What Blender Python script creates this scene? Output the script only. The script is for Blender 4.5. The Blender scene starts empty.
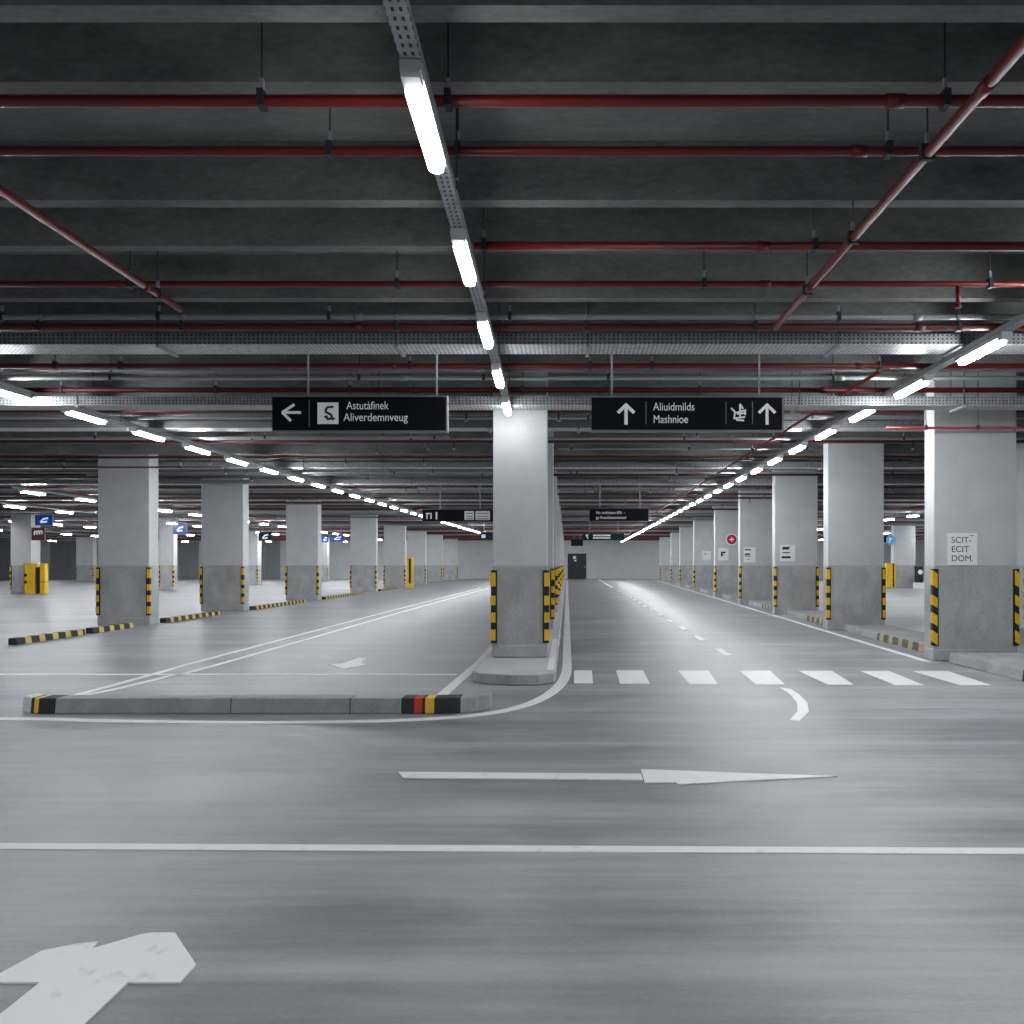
import bpy, math, random
from mathutils import Vector
random.seed(7)
sc = bpy.context.scene
col = sc.collection
F, CX, CY, CH = 850.0, 567.0, 565.0, 1.5      # focal (px), vanishing point, eye height
ORD = ('first second third fourth fifth sixth seventh eighth ninth tenth eleventh twelfth thirteenth fourteenth '
       'fifteenth sixteenth').split()

def fl(x, y):                                   # where a mark seen on the floor lies
    return ((x - CX) * CH / (y - CY), F * CH / (y - CY))

# ------------------------------------------------------------------ materials
def new_mat(name):
    m = bpy.data.materials.new(name); m.use_nodes = True
    nt = m.node_tree
    return m, nt, nt.nodes['Principled BSDF']

def plain(name, c, rough=.5, metal=0., emis=0., spec=.5):
    m, nt, b = new_mat(name)
    b.inputs['Base Color'].default_value = (*c, 1)
    b.inputs['Roughness'].default_value = rough
    b.inputs['Metallic'].default_value = metal
    b.inputs['Specular IOR Level'].default_value = spec
    if emis:
        b.inputs['Emission Color'].default_value = (*c, 1)
        b.inputs['Emission Strength'].default_value = emis
    n = nt.nodes.new('ShaderNodeTexNoise'); n.inputs['Scale'].default_value = 9
    r = nt.nodes.new('ShaderNodeMapRange')
    r.inputs['To Min'].default_value = max(.02, rough - .08); r.inputs['To Max'].default_value = min(1, rough + .08)
    nt.links.new(n.outputs['Fac'], r.inputs['Value']); nt.links.new(r.outputs[0], b.inputs['Roughness'])
    return m

def concrete(name, c0, c1, scale=2.0, stretch=(1, 1, 1), rough=(.6, .85), bump=.15, spots=0.):
    m, nt, b = new_mat(name); L = nt.links.new
    tc = nt.nodes.new('ShaderNodeTexCoord'); mp = nt.nodes.new('ShaderNodeMapping')
    mp.inputs['Scale'].default_value = stretch
    geo = nt.nodes.new('ShaderNodeNewGeometry')
    L(geo.outputs['Position'], mp.inputs['Vector'])
    n1 = nt.nodes.new('ShaderNodeTexNoise'); n1.inputs['Scale'].default_value = scale; n1.inputs['Detail'].default_value = 8
    n1.inputs['Roughness'].default_value = .62
    n2 = nt.nodes.new('ShaderNodeTexNoise'); n2.inputs['Scale'].default_value = scale * 14; n2.inputs['Detail'].default_value = 4
    L(mp.outputs[0], n1.inputs['Vector']); L(mp.outputs[0], n2.inputs['Vector'])
    mix = nt.nodes.new('ShaderNodeMath'); mix.operation = 'MULTIPLY_ADD'; mix.inputs[1].default_value = .35
    L(n2.outputs['Fac'], mix.inputs[0])
    sub = nt.nodes.new('ShaderNodeMath'); sub.operation = 'MULTIPLY_ADD'; sub.inputs[1].default_value = .9; sub.inputs[2].default_value = -.125
    L(n1.outputs['Fac'], sub.inputs[0]); L(sub.outputs[0], mix.inputs[2])
    cr = nt.nodes.new('ShaderNodeValToRGB')
    cr.color_ramp.elements[0].position = .3; cr.color_ramp.elements[0].color = (*c0, 1)
    cr.color_ramp.elements[1].position = .7; cr.color_ramp.elements[1].color = (*c1, 1)
    L(mix.outputs[0], cr.inputs['Fac'])
    out = cr.outputs['Color']
    if spots:
        v = nt.nodes.new('ShaderNodeTexVoronoi'); v.inputs['Scale'].default_value = 5; L(geo.outputs['Position'], v.inputs['Vector'])
        lt = nt.nodes.new('ShaderNodeMath'); lt.operation = 'LESS_THAN'; lt.inputs[1].default_value = .035; L(v.outputs['Distance'], lt.inputs[0])
        mm = nt.nodes.new('ShaderNodeMath'); mm.operation = 'MULTIPLY'; mm.inputs[1].default_value = spots; L(lt.outputs[0], mm.inputs[0])
        mx = nt.nodes.new('ShaderNodeMix'); mx.data_type = 'RGBA'
        L(mm.outputs[0], mx.inputs[0]); L(out, mx.inputs[6]); mx.inputs[7].default_value = (c0[0]*.3, c0[1]*.3, c0[2]*.3, 1)
        out = mx.outputs[2]
    L(out, b.inputs['Base Color'])
    rr = nt.nodes.new('ShaderNodeMapRange'); rr.inputs['From Min'].default_value = .3; rr.inputs['From Max'].default_value = .7
    rr.inputs['To Min'].default_value = rough[0]; rr.inputs['To Max'].default_value = rough[1]
    L(mix.outputs[0], rr.inputs['Value']); L(rr.outputs[0], b.inputs['Roughness'])
    bp = nt.nodes.new('ShaderNodeBump'); bp.inputs['Strength'].default_value = bump; bp.inputs['Distance'].default_value = .02
    L(mix.outputs[0], bp.inputs['Height']); L(bp.outputs[0], b.inputs['Normal'])
    return m

def floor_mat():
    m, nt, b = new_mat('polished_concrete_floor'); L = nt.links.new
    geo = nt.nodes.new('ShaderNodeNewGeometry')
    def noise(st, scale, det=6, rgh=.55):
        mp = nt.nodes.new('ShaderNodeMapping'); mp.inputs['Scale'].default_value = st
        L(geo.outputs['Position'], mp.inputs['Vector'])
        n = nt.nodes.new('ShaderNodeTexNoise'); n.inputs['Scale'].default_value = scale
        n.inputs['Detail'].default_value = det; n.inputs['Roughness'].default_value = rgh
        L(mp.outputs[0], n.inputs['Vector']); return n.outputs['Fac']
    def madd(a, k, c):
        t = nt.nodes.new('ShaderNodeMath'); t.operation = 'MULTIPLY_ADD'; L(a, t.inputs[0]); t.inputs[1].default_value = k
        if isinstance(c, float): t.inputs[2].default_value = c
        else: L(c, t.inputs[2])
        return t.outputs[0]
    streak = noise((.10, 1.5, 1), 1.0, 3)        # ceiling-light reflections painted into the colour as bands running across
    fine = noise((.35, 5, 1), 2.0, 4, .6)
    big = noise((.35, .5, 1), .7, 4)
    thin = noise((.05, 1.1, 1), 2.2, 2)  # second set of painted reflection bands
    grain = noise((1, 1.4, 1), 38, 4, .7)
    blot = noise((.8, 1.1, 1), 1.6, 5, .6)
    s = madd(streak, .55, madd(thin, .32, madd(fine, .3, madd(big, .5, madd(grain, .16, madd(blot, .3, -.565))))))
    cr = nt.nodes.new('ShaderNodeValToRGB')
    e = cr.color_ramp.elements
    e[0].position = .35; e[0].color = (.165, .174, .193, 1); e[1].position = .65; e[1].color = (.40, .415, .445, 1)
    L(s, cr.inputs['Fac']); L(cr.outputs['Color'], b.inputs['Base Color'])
    rr = nt.nodes.new('ShaderNodeMapRange'); rr.inputs['From Min'].default_value = .33; rr.inputs['From Max'].default_value = .67
    rr.inputs['To Min'].default_value = .33; rr.inputs['To Max'].default_value = .50
    L(s, rr.inputs['Value']); L(rr.outputs[0], b.inputs['Roughness'])
    b.inputs['Specular IOR Level'].default_value = .5
    return m

def marking_mat():
    m, nt, b = new_mat('white_road_paint'); L = nt.links.new
    geo = nt.nodes.new('ShaderNodeNewGeometry')
    n = nt.nodes.new('ShaderNodeTexNoise'); n.inputs['Scale'].default_value = 6; n.inputs['Detail'].default_value = 8; n.inputs['Roughness'].default_value = .7
    L(geo.outputs['Position'], n.inputs['Vector'])
    cr = nt.nodes.new('ShaderNodeValToRGB'); e = cr.color_ramp.elements
    e[0].position = .27; e[0].color = (.55, .56, .57, 1); e[1].position = .42; e[1].color = (.88, .89, .90, 1)
    L(n.outputs['Fac'], cr.inputs['Fac']); L(cr.outputs['Color'], b.inputs['Base Color'])
    b.inputs['Roughness'].default_value = .45
    return m

def perforated(name, base, hole, px, py, rough=.38, ax='Y'):
    """galvanised steel with a regular pattern of punched slots (object coordinates)"""
    m, nt, b = new_mat(name); L = nt.links.new
    tc = nt.nodes.new('ShaderNodeTexCoord'); sp = nt.nodes.new('ShaderNodeSeparateXYZ'); L(tc.outputs['Object'], sp.inputs[0])
    def slot(sock, p, w, off=0.):
        a = nt.nodes.new('ShaderNodeMath'); a.operation = 'MULTIPLY_ADD'; a.inputs[1].default_value = 1 / p; a.inputs[2].default_value = off; L(sock, a.inputs[0])
        f = nt.nodes.new('ShaderNodeMath'); f.operation = 'FRACT'; L(a.outputs[0], f.inputs[0])
        c = nt.nodes.new('ShaderNodeMath'); c.operation = 'COMPARE'; c.inputs[1].default_value = .5; c.inputs[2].default_value = w; L(f.outputs[0], c.inputs[0])
        return c.outputs[0]
    a = slot(sp.outputs['X'], px, .2, .0); c = slot(sp.outputs[ax], py, .24)
    mu = nt.nodes.new('ShaderNodeMath'); mu.operation = 'MULTIPLY'; L(a, mu.inputs[0]); L(c, mu.inputs[1])
    n = nt.nodes.new('ShaderNodeTexNoise'); n.inputs['Scale'].default_value = 14; n.inputs['Detail'].default_value = 5; L(tc.outputs['Object'], n.inputs['Vector'])
    cr = nt.nodes.new('ShaderNodeValToRGB'); e = cr.color_ramp.elements
    e[0].position = .3; e[0].color = (base[0]*.6, base[1]*.6, base[2]*.6, 1); e[1].position = .7; e[1].color = (*base, 1)
    L(n.outputs['Fac'], cr.inputs['Fac'])
    mx = nt.nodes.new('ShaderNodeMix'); mx.data_type = 'RGBA'; L(mu.outputs[0], mx.inputs[0]); L(cr.outputs['Color'], mx.inputs[6]); mx.inputs[7].default_value = (*hole, 1)
    L(mx.outputs[2], b.inputs['Base Color'])
    b.inputs['Metallic'].default_value = .2; b.inputs['Roughness'].default_value = rough
    return m

M = {}
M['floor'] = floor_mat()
M['paint'] = marking_mat()
M['soffit'] = concrete('ceiling_concrete', (.098, .099, .095), (.275, .275, .264), 1.6, (.6, 1.5, 1.5), spots=.5)
M['slab'] = concrete('slab_concrete', (.125, .126, .121), (.29, .29, .279), 1.2, (.5, 1.2, 1))
M['wallpaint'] = concrete('painted_wall', (.60, .61, .62), (.70, .71, .72), 1.0, bump=.04)
M['colpaint'] = concrete('painted_column', (.53, .545, .555), (.62, .635, .645), 2.2, bump=.05)
M['rawcol'] = concrete('bare_column_concrete', (.31, .318, .318), (.52, .528, .525), 2.6, (1, 1, .6), bump=.12, spots=.45)
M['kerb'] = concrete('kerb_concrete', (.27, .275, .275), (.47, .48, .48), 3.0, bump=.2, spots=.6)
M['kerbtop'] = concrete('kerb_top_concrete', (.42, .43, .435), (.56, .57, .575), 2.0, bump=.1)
M['yellow'] = concrete('yellow_paint', (.72, .41, .015), (.93, .58, .03), 4.0, rough=(.35, .5), bump=.03)
M['black'] = plain('black_rubber', (.012, .012, .013), .5)
M['kblack'] = concrete('black_kerb_paint', (.012, .012, .014), (.04, .04, .043), 4.0, bump=.1)
M['kyellow'] = concrete('faded_yellow_kerb_paint', (.50, .36, .10), (.72, .53, .17), 5.0, bump=.1)
M['kfade'] = concrete('worn_yellow_kerb_paint', (.34, .27, .15), (.60, .47, .24), 7.0, bump=.1)
M['kdark'] = concrete('worn_black_kerb_paint', (.05, .045, .045), (.20, .18, .17), 7.0, bump=.1)
M['kerbtop2'] = concrete('walkway_concrete', (.22, .225, .23), (.34, .345, .35), 2.0, bump=.1)
M['kred'] = concrete('red_kerb_paint', (.55, .04, .02), (.7, .07, .03), 5.0)
M['kwhite'] = concrete('worn_white_paint', (.55, .54, .51), (.72, .71, .68), 5.0)
M['red'] = plain('red_pipe_paint', (.165, .009, .009), .38)
M['redfar'] = plain('dull_red_pipe_paint', (.10, .011, .010), .5)
M['galv'] = plain('galvanised_steel', (.36, .38, .40), .5, .2)
M['tray'] = perforated('perforated_tray_steel', (.74, .77, .79), (.05, .055, .06), .05, .055)
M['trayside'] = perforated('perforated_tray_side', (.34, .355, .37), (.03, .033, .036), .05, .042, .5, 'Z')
M['rail'] = perforated('perforated_rail_steel', (.60, .62, .64), (.03, .03, .03), .034, .06)
M['rod'] = plain('dark_steel_rod', (.045, .05, .055), .5, .3)
M['tube'] = plain('lit_tube_diffuser', (.93, .97, 1.0), .4, 0, 125.0)
M['tubec'] = plain('lit_tube_diffuser_soft', (.93, .97, 1.0), .4, 0, 42.0)
M['tubeb'] = plain('lit_tube_diffuser_bay', (.93, .97, 1.0), .4, 0, 150.0)
M['house'] = plain('light_housing', (.62, .64, .66), .4, .2)
M['navy'] = plain('navy_sign_face', (.004, .006, .011), .6, 0, 0, .15)
M['signframe'] = plain('sign_edge_metal', (.20, .21, .22), .5, .2)
M['white'] = plain('white_lettering', (.85, .88, .90), .5, 0, .12)
M['sheet'] = plain('white_notice_sheet', (.90, .91, .92), .6)
M['ink'] = plain('black_ink', (.015, .015, .02), .6)
M['blue'] = plain('blue_screen', (.015, .04, .22), .3, 0, .35)
M['teal'] = plain('teal_sign_face', (.004, .022, .027), .6, 0, 0, .15)
M['maroon'] = plain('maroon_sign_face', (.10, .012, .022), .4)
M['signred'] = plain('red_sign_face', (.55, .02, .03), .4)
M['glow'] = plain('lit_glyph', (.5, .6, .85), .4, 0, .9)
M['shutter'] = concrete('grey_shutter', (.27, .28, .295), (.34, .35, .365), 1.0, (3, 1, .2))
M['door'] = plain('dark_door', (.028, .030, .034), .5)
M['skyblue'] = plain('sky_blue_sign', (.08, .35, .62), .4, 0, .3)

# ------------------------------------------------------------------ mesh building
class MB:
    def __init__(s): s.v = []; s.f = []; s.m = []; s.mats = []; s.sm = []
    def mi(s, m):
        if m not in s.mats: s.mats.append(m)
        return s.mats.index(m)
    def face(s, ids, m, smooth=False): s.f.append(ids); s.m.append(s.mi(m)); s.sm.append(smooth)
    def box(s, x0, x1, y0, y1, z0, z1, m, skew=None):
        n = len(s.v)
        pts = [(x, y, z) for z in (z0, z1) for y in (y0, y1) for x in (x0, x1)]
        if skew: pts = [skew(*p) for p in pts]
        s.v += pts
        for q in ((0, 2, 3, 1), (4, 5, 7, 6), (0, 1, 5, 4), (2, 6, 7, 3), (0, 4, 6, 2), (1, 3, 7, 5)):
            s.face([n + i for i in q], m)
        return s
    def cyl(s, p, q, r, m, n=10, caps=True):
        p, q = Vector(p), Vector(q); d = (q - p).normalized()
        a = d.orthogonal().normalized(); b = d.cross(a); k = len(s.v)
        for c in (p, q):
            for i in range(n):
                t = 2 * math.pi * i / n; s.v.append(tuple(c + a * (r * math.cos(t)) + b * (r * math.sin(t))))
        for i in range(n):
            j = (i + 1) % n; s.face([k + i, k + j, k + n + j, k + n + i], m, True)
        if caps:
            s.face([k + i for i in range(n)][::-1], m); s.face([k + n + i for i in range(n)], m)
        return s
    def prism(s, poly, z0, z1, m, mtop=None):     # polygon in XY, counter-clockwise
        n, k = len(poly), len(s.v)
        s.v += [(x, y, z0) for x, y in poly] + [(x, y, z1) for x, y in poly]
        s.face([k + i for i in range(n)][::-1], m); s.face([k + n + i for i in range(n)], mtop or m)
        for i in range(n):
            j = (i + 1) % n; s.face([k + i, k + j, k + n + j, k + n + i], m)
        return s
    def prism_xz(s, poly, y0, y1, m):             # polygon in XZ facing -Y
        n, k = len(poly), len(s.v)
        s.v += [(x, y0, z) for x, z in poly] + [(x, y1, z) for x, z in poly]
        s.face([k + i for i in range(n)], m); s.face([k + n + i for i in range(n)][::-1], m)
        for i in range(n):
            j = (i + 1) % n; s.face([k + j, k + i, k + n + i, k + n + j], m)
        return s
    def stroke(s, p, q, w, y, m, d=.004):         # a bar in the XZ plane
        p, q = Vector(p), Vector(q); t = (q - p).normalized(); n_ = Vector((-t.y, t.x)) * (w / 2)
        return s.prism_xz([tuple(p - n_), tuple(q - n_), tuple(q + n_), tuple(p + n_)], y - d, y, m)
    def mesh(s, name, bevel=0):
        me = bpy.data.meshes.new(name); me.from_pydata(s.v, [], s.f)
        for m in s.mats: me.materials.append(m)
        me.polygons.foreach_set('material_index', s.m); me.polygons.foreach_set('use_smooth', s.sm)
        me.update()
        return me
    def build(s, name, parent=None, loc=None, bevel=0):
        return link(name, s.mesh(name), parent, loc, bevel)

def link(name, me, parent=None, loc=None, bevel=0):
    o = bpy.data.objects.new(name, me); col.objects.link(o)
    if parent is not None: o.parent = parent
    if loc is not None: o.location = loc
    if bevel:
        md = o.modifiers.new('edges', 'BEVEL'); md.width = bevel; md.segments = 2; md.limit_method = 'ANGLE'
    return o

def tag(o, label=None, cat=None, group=None, kind=None):
    if label: o['label'] = label
    if cat: o['category'] = cat
    if group: o['group'] = group
    if kind: o['kind'] = kind
    return o

def thing(name, label, cat, loc=(0, 0, 0), group=None, kind=None):
    o = bpy.data.objects.new(name, None); o.empty_display_size = .1; col.objects.link(o); o.location = loc
    return tag(o, label, cat, group, kind)

def dup(root, loc, label=None, rotz=None):
    r = root.copy(); col.objects.link(r); r.location = loc
    if rotz is not None: r.rotation_euler = (0, 0, rotz)
    if label: r['label'] = label
    for ch in list(root.children):
        c = ch.copy(); col.objects.link(c); c.parent = r
    return r

def text_mesh(body, size, mat, bold=0., align='LEFT', sx=1.0):
    cu = bpy.data.curves.new('lettering', 'FONT'); cu.body = body; cu.size = size; cu.align_x = align
    cu.offset = bold; cu.extrude = .001; cu.space_line = 1.0
    o = bpy.data.objects.new('lettering', cu); col.objects.link(o)
    dg = bpy.context.evaluated_depsgraph_get(); dg.update()
    me = bpy.data.meshes.new_from_object(o.evaluated_get(dg))
    bpy.data.objects.remove(o); bpy.data.curves.remove(cu)
    for v in me.vertices:                           # stand it up, facing -Y
        x, y, z = v.co; v.co = (x * sx, -z, y)
    me.materials.clear(); me.materials.append(mat)
    return me

def wall(name, x0, x1, y0, y1, z0, z1, m, label=None):
    return tag(MB().box(x0, x1, y0, y1, z0, z1, m).build(name), label, None, None, 'structure')

# ------------------------------------------------------------------ the hall
ZS, ZB = 4.64, 4.20                 # slab underside, beam underside
XL, XR, YF, YN = -64.0, 40.0, 91.0, -9.0
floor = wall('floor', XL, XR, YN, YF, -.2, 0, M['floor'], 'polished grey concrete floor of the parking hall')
wall('ceiling', XL, XR, YN, YF, ZS, ZS + .2, M['slab'], 'dark bare concrete ceiling slab')
wall('wall_far', XL, XR, YF, YF + .2, 0, ZS, M['wallpaint'], 'pale grey painted end wall')
wall('wall_left', XL - .2, XL, YN, YF, 0, ZS, M['wallpaint'], 'pale grey side wall beyond the parking bays')
wall('wall_right', XR, XR + .2, YN, YF, 0, ZS, M['wallpaint'], 'pale grey side wall beyond the crosswalk lane')
wall('wall_back', XL, XR, YN - .2, YN, 0, ZS, M['wallpaint'], 'pale grey wall behind the viewpoint')

# door and shutters on the far wall
d = thing('door_1', 'dark grey steel door in the far end wall', None, (1.07, YF - .02, 0), None, 'structure')
MB().box(-1.0, 1.0, -.04, 0, .02, 2.72, M['door']).build('door_leaf', d)
MB().box(-1.07, -1.0, -.05, .0, 0, 2.80, M['house']).box(1.0, 1.07, -.05, 0, 0, 2.8, M['house']).box(-1.07, 1.07, -.05, 0, 2.72, 2.80, M['house']).build('door_frame', d)
MB().box(.80, .92, -.10, -.04, 1.25, 1.36, M['house']).build('door_handle', d)
MB().box(-.42, -.10, -.048, -.04, 2.15, 2.45, M['white']).box(-.30, -.08, -.048, -.04, 1.9, 2.05, M['white']).build('door_notice', d)
for k, (xa, xb) in enumerate(((-61.5, -59.6), (-55.3, -51.9), (-41.6, -39.5), (-32.7, -30.7))):
    g = MB(); x = xa
    while x < xb - .05:
        g.box(x, x + .16, YF - .07, YF - .01, 0, 4.1, M['shutter']); g.box(x + .16, x + .2, YF - .04, YF - .01, 0, 4.1, M['shutter']); x += .2
    o = g.build('door_%d' % (k + 2)); tag(o, 'dark grey ribbed shutter in the end wall of the far bays', None, None, 'structure')

# ------------------------------------------------------------------ floor markings (parts of the floor)
MK = []
def mark(name, polys, label):
    g = MB()
    for p in polys: 
        a = sum(p[i][0] * p[(i + 1) % len(p)][1] - p[(i + 1) % len(p)][0] * p[i][1] for i in range(len(p)))
        if a < 0: p = p[::-1]
        g.prism(p, .0005, .004 + .0003 * (len(MK) % 12), M['paint'])
    MK.append(name)
    o = g.build(name, floor); o['label'] = label; return o

def ribbon(pts, w):
    out = []
    P = [Vector(p) for p in pts]
    L_, R_ = [], []
    for i, p in enumerate(P):
        t = (P[min(i + 1, len(P) - 1)] - P[max(i - 1, 0)]).normalized(); n = Vector((-t.y, t.x)) * (w / 2)
        L_.append(p + n); R_.append(p - n)
    return [[tuple(R_[i]), tuple(R_[i + 1]), tuple(L_[i + 1]), tuple(L_[i])] for i in range(len(P) - 1)]

def smooth(pts, n=6):                              # Catmull-Rom
    P = [Vector(p) for p in pts]; out = []
    for i in range(len(P) - 1):
        p0, p1, p2, p3 = P[max(i - 1, 0)], P[i], P[i + 1], P[min(i + 2, len(P) - 1)]
        for k in range(n):
            t = k / n
            out.append(.5 * ((2 * p1) + (p2 - p0) * t + (2 * p0 - 5 * p1 + 4 * p2 - p3) * t * t + (3 * p1 - p0 - 3 * p2 + p3) * t ** 3))
    out.append(P[-1]); return [tuple(p) for p in out]

mark('lane_line', ribbon([(-12, 4.67), (-3.03, 4.53), (2.4, 4.45), (12, 4.31)], .095), 'long white line across the whole floor')
crv = [(-14, 8.05), (-9, 8.2)] + [fl(*p) for p in ((0, 719), (100, 721), (200, 722.5), (300, 722.5), (400, 720.5), (470, 716), (515, 708.5), (543, 698), (559, 686), (566, 674))] + [(0, 13.2), (0, 16), (0, 22), (0, 40), (0, 60), (0, 85)]
mark('lane_line', ribbon(smooth(crv), .14), 'white line curving around the island and running to the end wall')
bars = [((574, 592), (574, 593)), ((616, 643), (620, 650)), ((678, 708), (690, 718)), ((739, 770), (756, 785)), ((798, 832), (828, 854)), ((860, 889), (895, 924)), ((912, 948), (961, 992))]
for i, (t, bt) in enumerate(bars):
    tp = 670.5 + i * .15; bo = 683.7 + i * .35
    mark('crosswalk_bar', [[fl(bt[0], bo), fl(bt[1], bo), fl(t[1], tp), fl(t[0], tp)]], 'white crosswalk bar, %s from the central island' % ORD[i])
mark('floor_arrow', [[fl(*p) for p in ((398, 772.5), (403, 778.5), (643, 780.5), (641, 774.5))],
                     [fl(*p) for p in ((641, 770), (660, 770.5), (740, 773.5), (837, 777), (762, 780.5), (678, 785), (676, 783), (645, 783.5))]], 'long thin white arrow pointing across the lane')
mark('floor_arrow', [[fl(*p) for p in ((-16, 984), (0, 975), (42, 952), (78, 945), (98, 943), (92, 950), (140, 936), (152, 934), (175, 934), (196, 966), (180, 984), (128, 984), (84, 1026), (40, 1072), (-70, 1072), (0, 1016), (40, 984))]], 'broad white arrow painted at the corner of the floor')
mark('floor_arrow', [[fl(*p) for p in ((328, 664.2), (341, 664.2), (359, 658), (367, 658.3), (360, 663.5), (367, 665), (343, 669.3))]], 'small white arrow in the parking area')
mark('lane_mark', [[fl(*p) for p in q] for q in (((779, 687.5), (789, 694), (799, 694.5), (791, 689.3)), ((789, 694), (797, 703), (807.5, 703), (799, 694.5)), ((797, 703), (797.5, 711.5), (808.8, 712), (807.5, 703)), ((797.5, 711.5), (789.5, 720.3), (799.5, 721.2), (808.8, 712)))], 'short curved white mark in the lane beyond the crosswalk')
mark('lane_line', ribbon([(-30, 11.75), (-1.5, 11.62)], .13), 'thin white line across the parking area behind the kerb')
l1 = [fl(72, 697), fl(110, 690.5), (-5.35, 11.6), (-5.25, 13.2), (-5.25, 30), (-5.1, 55)]
mark('lane_line', ribbon(smooth(l1), .10), 'white lane line running through the parking area, island side')
l2 = [fl(72, 696.5), fl(100, 689), (-5.68, 12), (-5.72, 14.5), (-5.75, 30), (-5.6, 55)]
mark('lane_line', ribbon(smooth(l2), .10), 'white lane line running through the parking area, column side')
mark('lane_line', ribbon([(-1.44, 9.75), (-1.35, 12.9), (-1.35, 40)], .13), 'white line beside the central island on the parking side')
def rline(z): return 5.136 + .0447 * z              # foot of the column row beside the crosswalk
def lline(z): return -10.28 - .0082 * z
mark('lane_line', ribbon([(rline(z) - .13, z) for z in (13.15, 30, 60, 88)], .12), 'white edge line along the kerb of the crosswalk lane')
y = 14.05
for i in range(14):
    X = 2.53 + .010 * y
    mark('lane_dash', [[(X - .06, y), (X + .06, y), (X + .085, y + 1.15), (X - .045, y + 1.15)]], 'white centre dash, %s beyond the crosswalk' % ORD[i])
    y += 2.75
mark('lane_line', ribbon([(3.0, 56), (3.3, 88)], .2), 'solid white centre line at the far end of the lane')

# ------------------------------------------------------------------ columns
def guard_mesh(sx, skew=0.):
    g = MB()
    def ell(z0, z1, m, e, ww, sk=0.):
        P = [(e, -e), (e, ww), (0, ww), (0, 0), (-ww, 0), (-ww, -e)]
        P = [(x * sx, y) for x, y in P]
        if sx > 0: pass
        else: P = P[::-1]
        k = len(g.v); g.prism(P, z0, z1, m)
        if sk:
            for i in range(k, len(g.v)):
                x, y, z = g.v[i]; g.v[i] = (x, y, z - sk * (x + .01))
    ell(.25, 1.45, M['black'], .028, .062)
    for z, h in ((.295, .18), (.59, .165), (.875, .155), (1.185, .225)):
        ell(z, z + h, M['yellow'], .038, .040, skew)
    return g.mesh('corner_guard')
GM = {(s, k): guard_mesh(s, k) for s in (-1, 1) for k in (0, .7)}

def column(x0, x1, yf, dep, label, group, z0=0., skew=0, plinth=True, guards=(-1, 1), back=False):
    cx = (x0 + x1) / 2; w = x1 - x0
    t = thing('concrete_column', label, 'column', (cx, yf + dep / 2, z0), group, 'thing')
    h, dd = w / 2, dep / 2
    MB().box(-h, h, -dd, dd, 1.48 - z0, ZS - .002 - z0, M['colpaint']).build('painted_shaft', t, bevel=.012)
    g = MB().box(-h - .004, h + .004, -dd - .004, dd + .004, 0, 1.48 - z0, M['rawcol'])
    o = g.build('bare_concrete_band', t, bevel=.012); o['label'] = 'darker unpainted concrete band'
    if plinth:
        MB().box(-h - .015, h + .015, -dd - .015, dd + .015, 0, .19, M['rawcol']).build('plinth', t, bevel=.02)
    for s in guards:
        o = link('corner_guard', GM[(s, skew)], t, (s * h, -dd, -.009 if z0 else -.01)); o.scale = (1, 1, .89 if z0 else 1); o['label'] = 'black and yellow striped corner guard'
    if back:
        for s in guards:
            o = link('corner_guard', GM[(s, skew)], t, (s * h, dd, -z0 * .4)); o.scale = (1, -1, 1); o['label'] = 'black and yellow striped corner guard'
    return t

# central row on the island
cy = [12.47, 18.0, 24.6, 31.2, 38.0, 45, 52, 59, 66, 73, 80]
for i, yy in enumerate(cy):
    lab = ('big pale concrete column standing on the central island, striped guards at its corners' if i == 0 else
           '%s concrete column of the central island row, behind the big front column' % ORD[i])
    column(-1.086, -.293, yy, .5, lab, 'central island columns', .142)
# row beside the crosswalk
offs = [367, 261, 208, 173, 148, 127, 113, 104, 93]
rc = []
rl = ['wide concrete column beside the crosswalk with white notice and striped corner guards',
      'second concrete column from the crosswalk along the lane kerb, without notice',
      'third concrete column from the crosswalk, carrying a white notice',
      'fourth concrete column from the crosswalk, carrying a white notice',
      'fifth concrete column from the crosswalk, with round red sign',
      'sixth concrete column from the crosswalk along the lane kerb', 'seventh concrete column from the crosswalk along the lane kerb',
      'eighth concrete column from the crosswalk along the lane kerb', 'ninth and last concrete column from the crosswalk by the end wall']
for i, of in enumerate(offs):
    z = F * 5.136 / (of - 38); x0 = of * z / F
    rc.append((x0, z)); column(x0, x0 + 1.29, z, .36, rl[i], 'lane kerb columns', 0, .7 if i == 0 else 0)
# row along the parking bays
offl = [(418, 1.28), (324, 1.36), (249, 1.36), (191, 1.43), (162, 1.4), (141.5, 1.4), (125, 1.4), (109.5, 1.4)]
lc = []
for i, (of, w) in enumerate(offl):
    z = F * 10.28 / (of - 7); x1 = -of * z / F
    lc.append((x1, z, w))
    column(x1 - w, x1, z, .5, '%s concrete column along the black and yellow parking kerbs%s' % (ORD[i], ', widest of that row' if i == 0 else ''), 'parking kerb columns')
# columns deeper in the side bays
for (xa, xb, z, dp, lab) in ((-28.8, -27.75, 44, .8, 'far bay column with yellow steel boxes at its foot'),
                             (-24.0, -23.15, 50, .5, 'far bay column seen behind the first parking kerb column'),
                             (-24.1, -23.3, 64, .8, 'far bay column under the small green sign'),
                             (-24.3, -23.1, 82, .6, 'distant bay column under the blue screens'),
                             (-46.2, -44.6, 80, .6, 'distant bay column beside the grey shutter'),
                             (21.15, 22.55, 55, .5, 'far bay column seen between two lane kerb columns, under blue round sign'),
                             (10.75, 12.0, 19.9, .5, 'column half hidden behind the notice column')):
    column(xa, xb, z, dp, lab, None)

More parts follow.
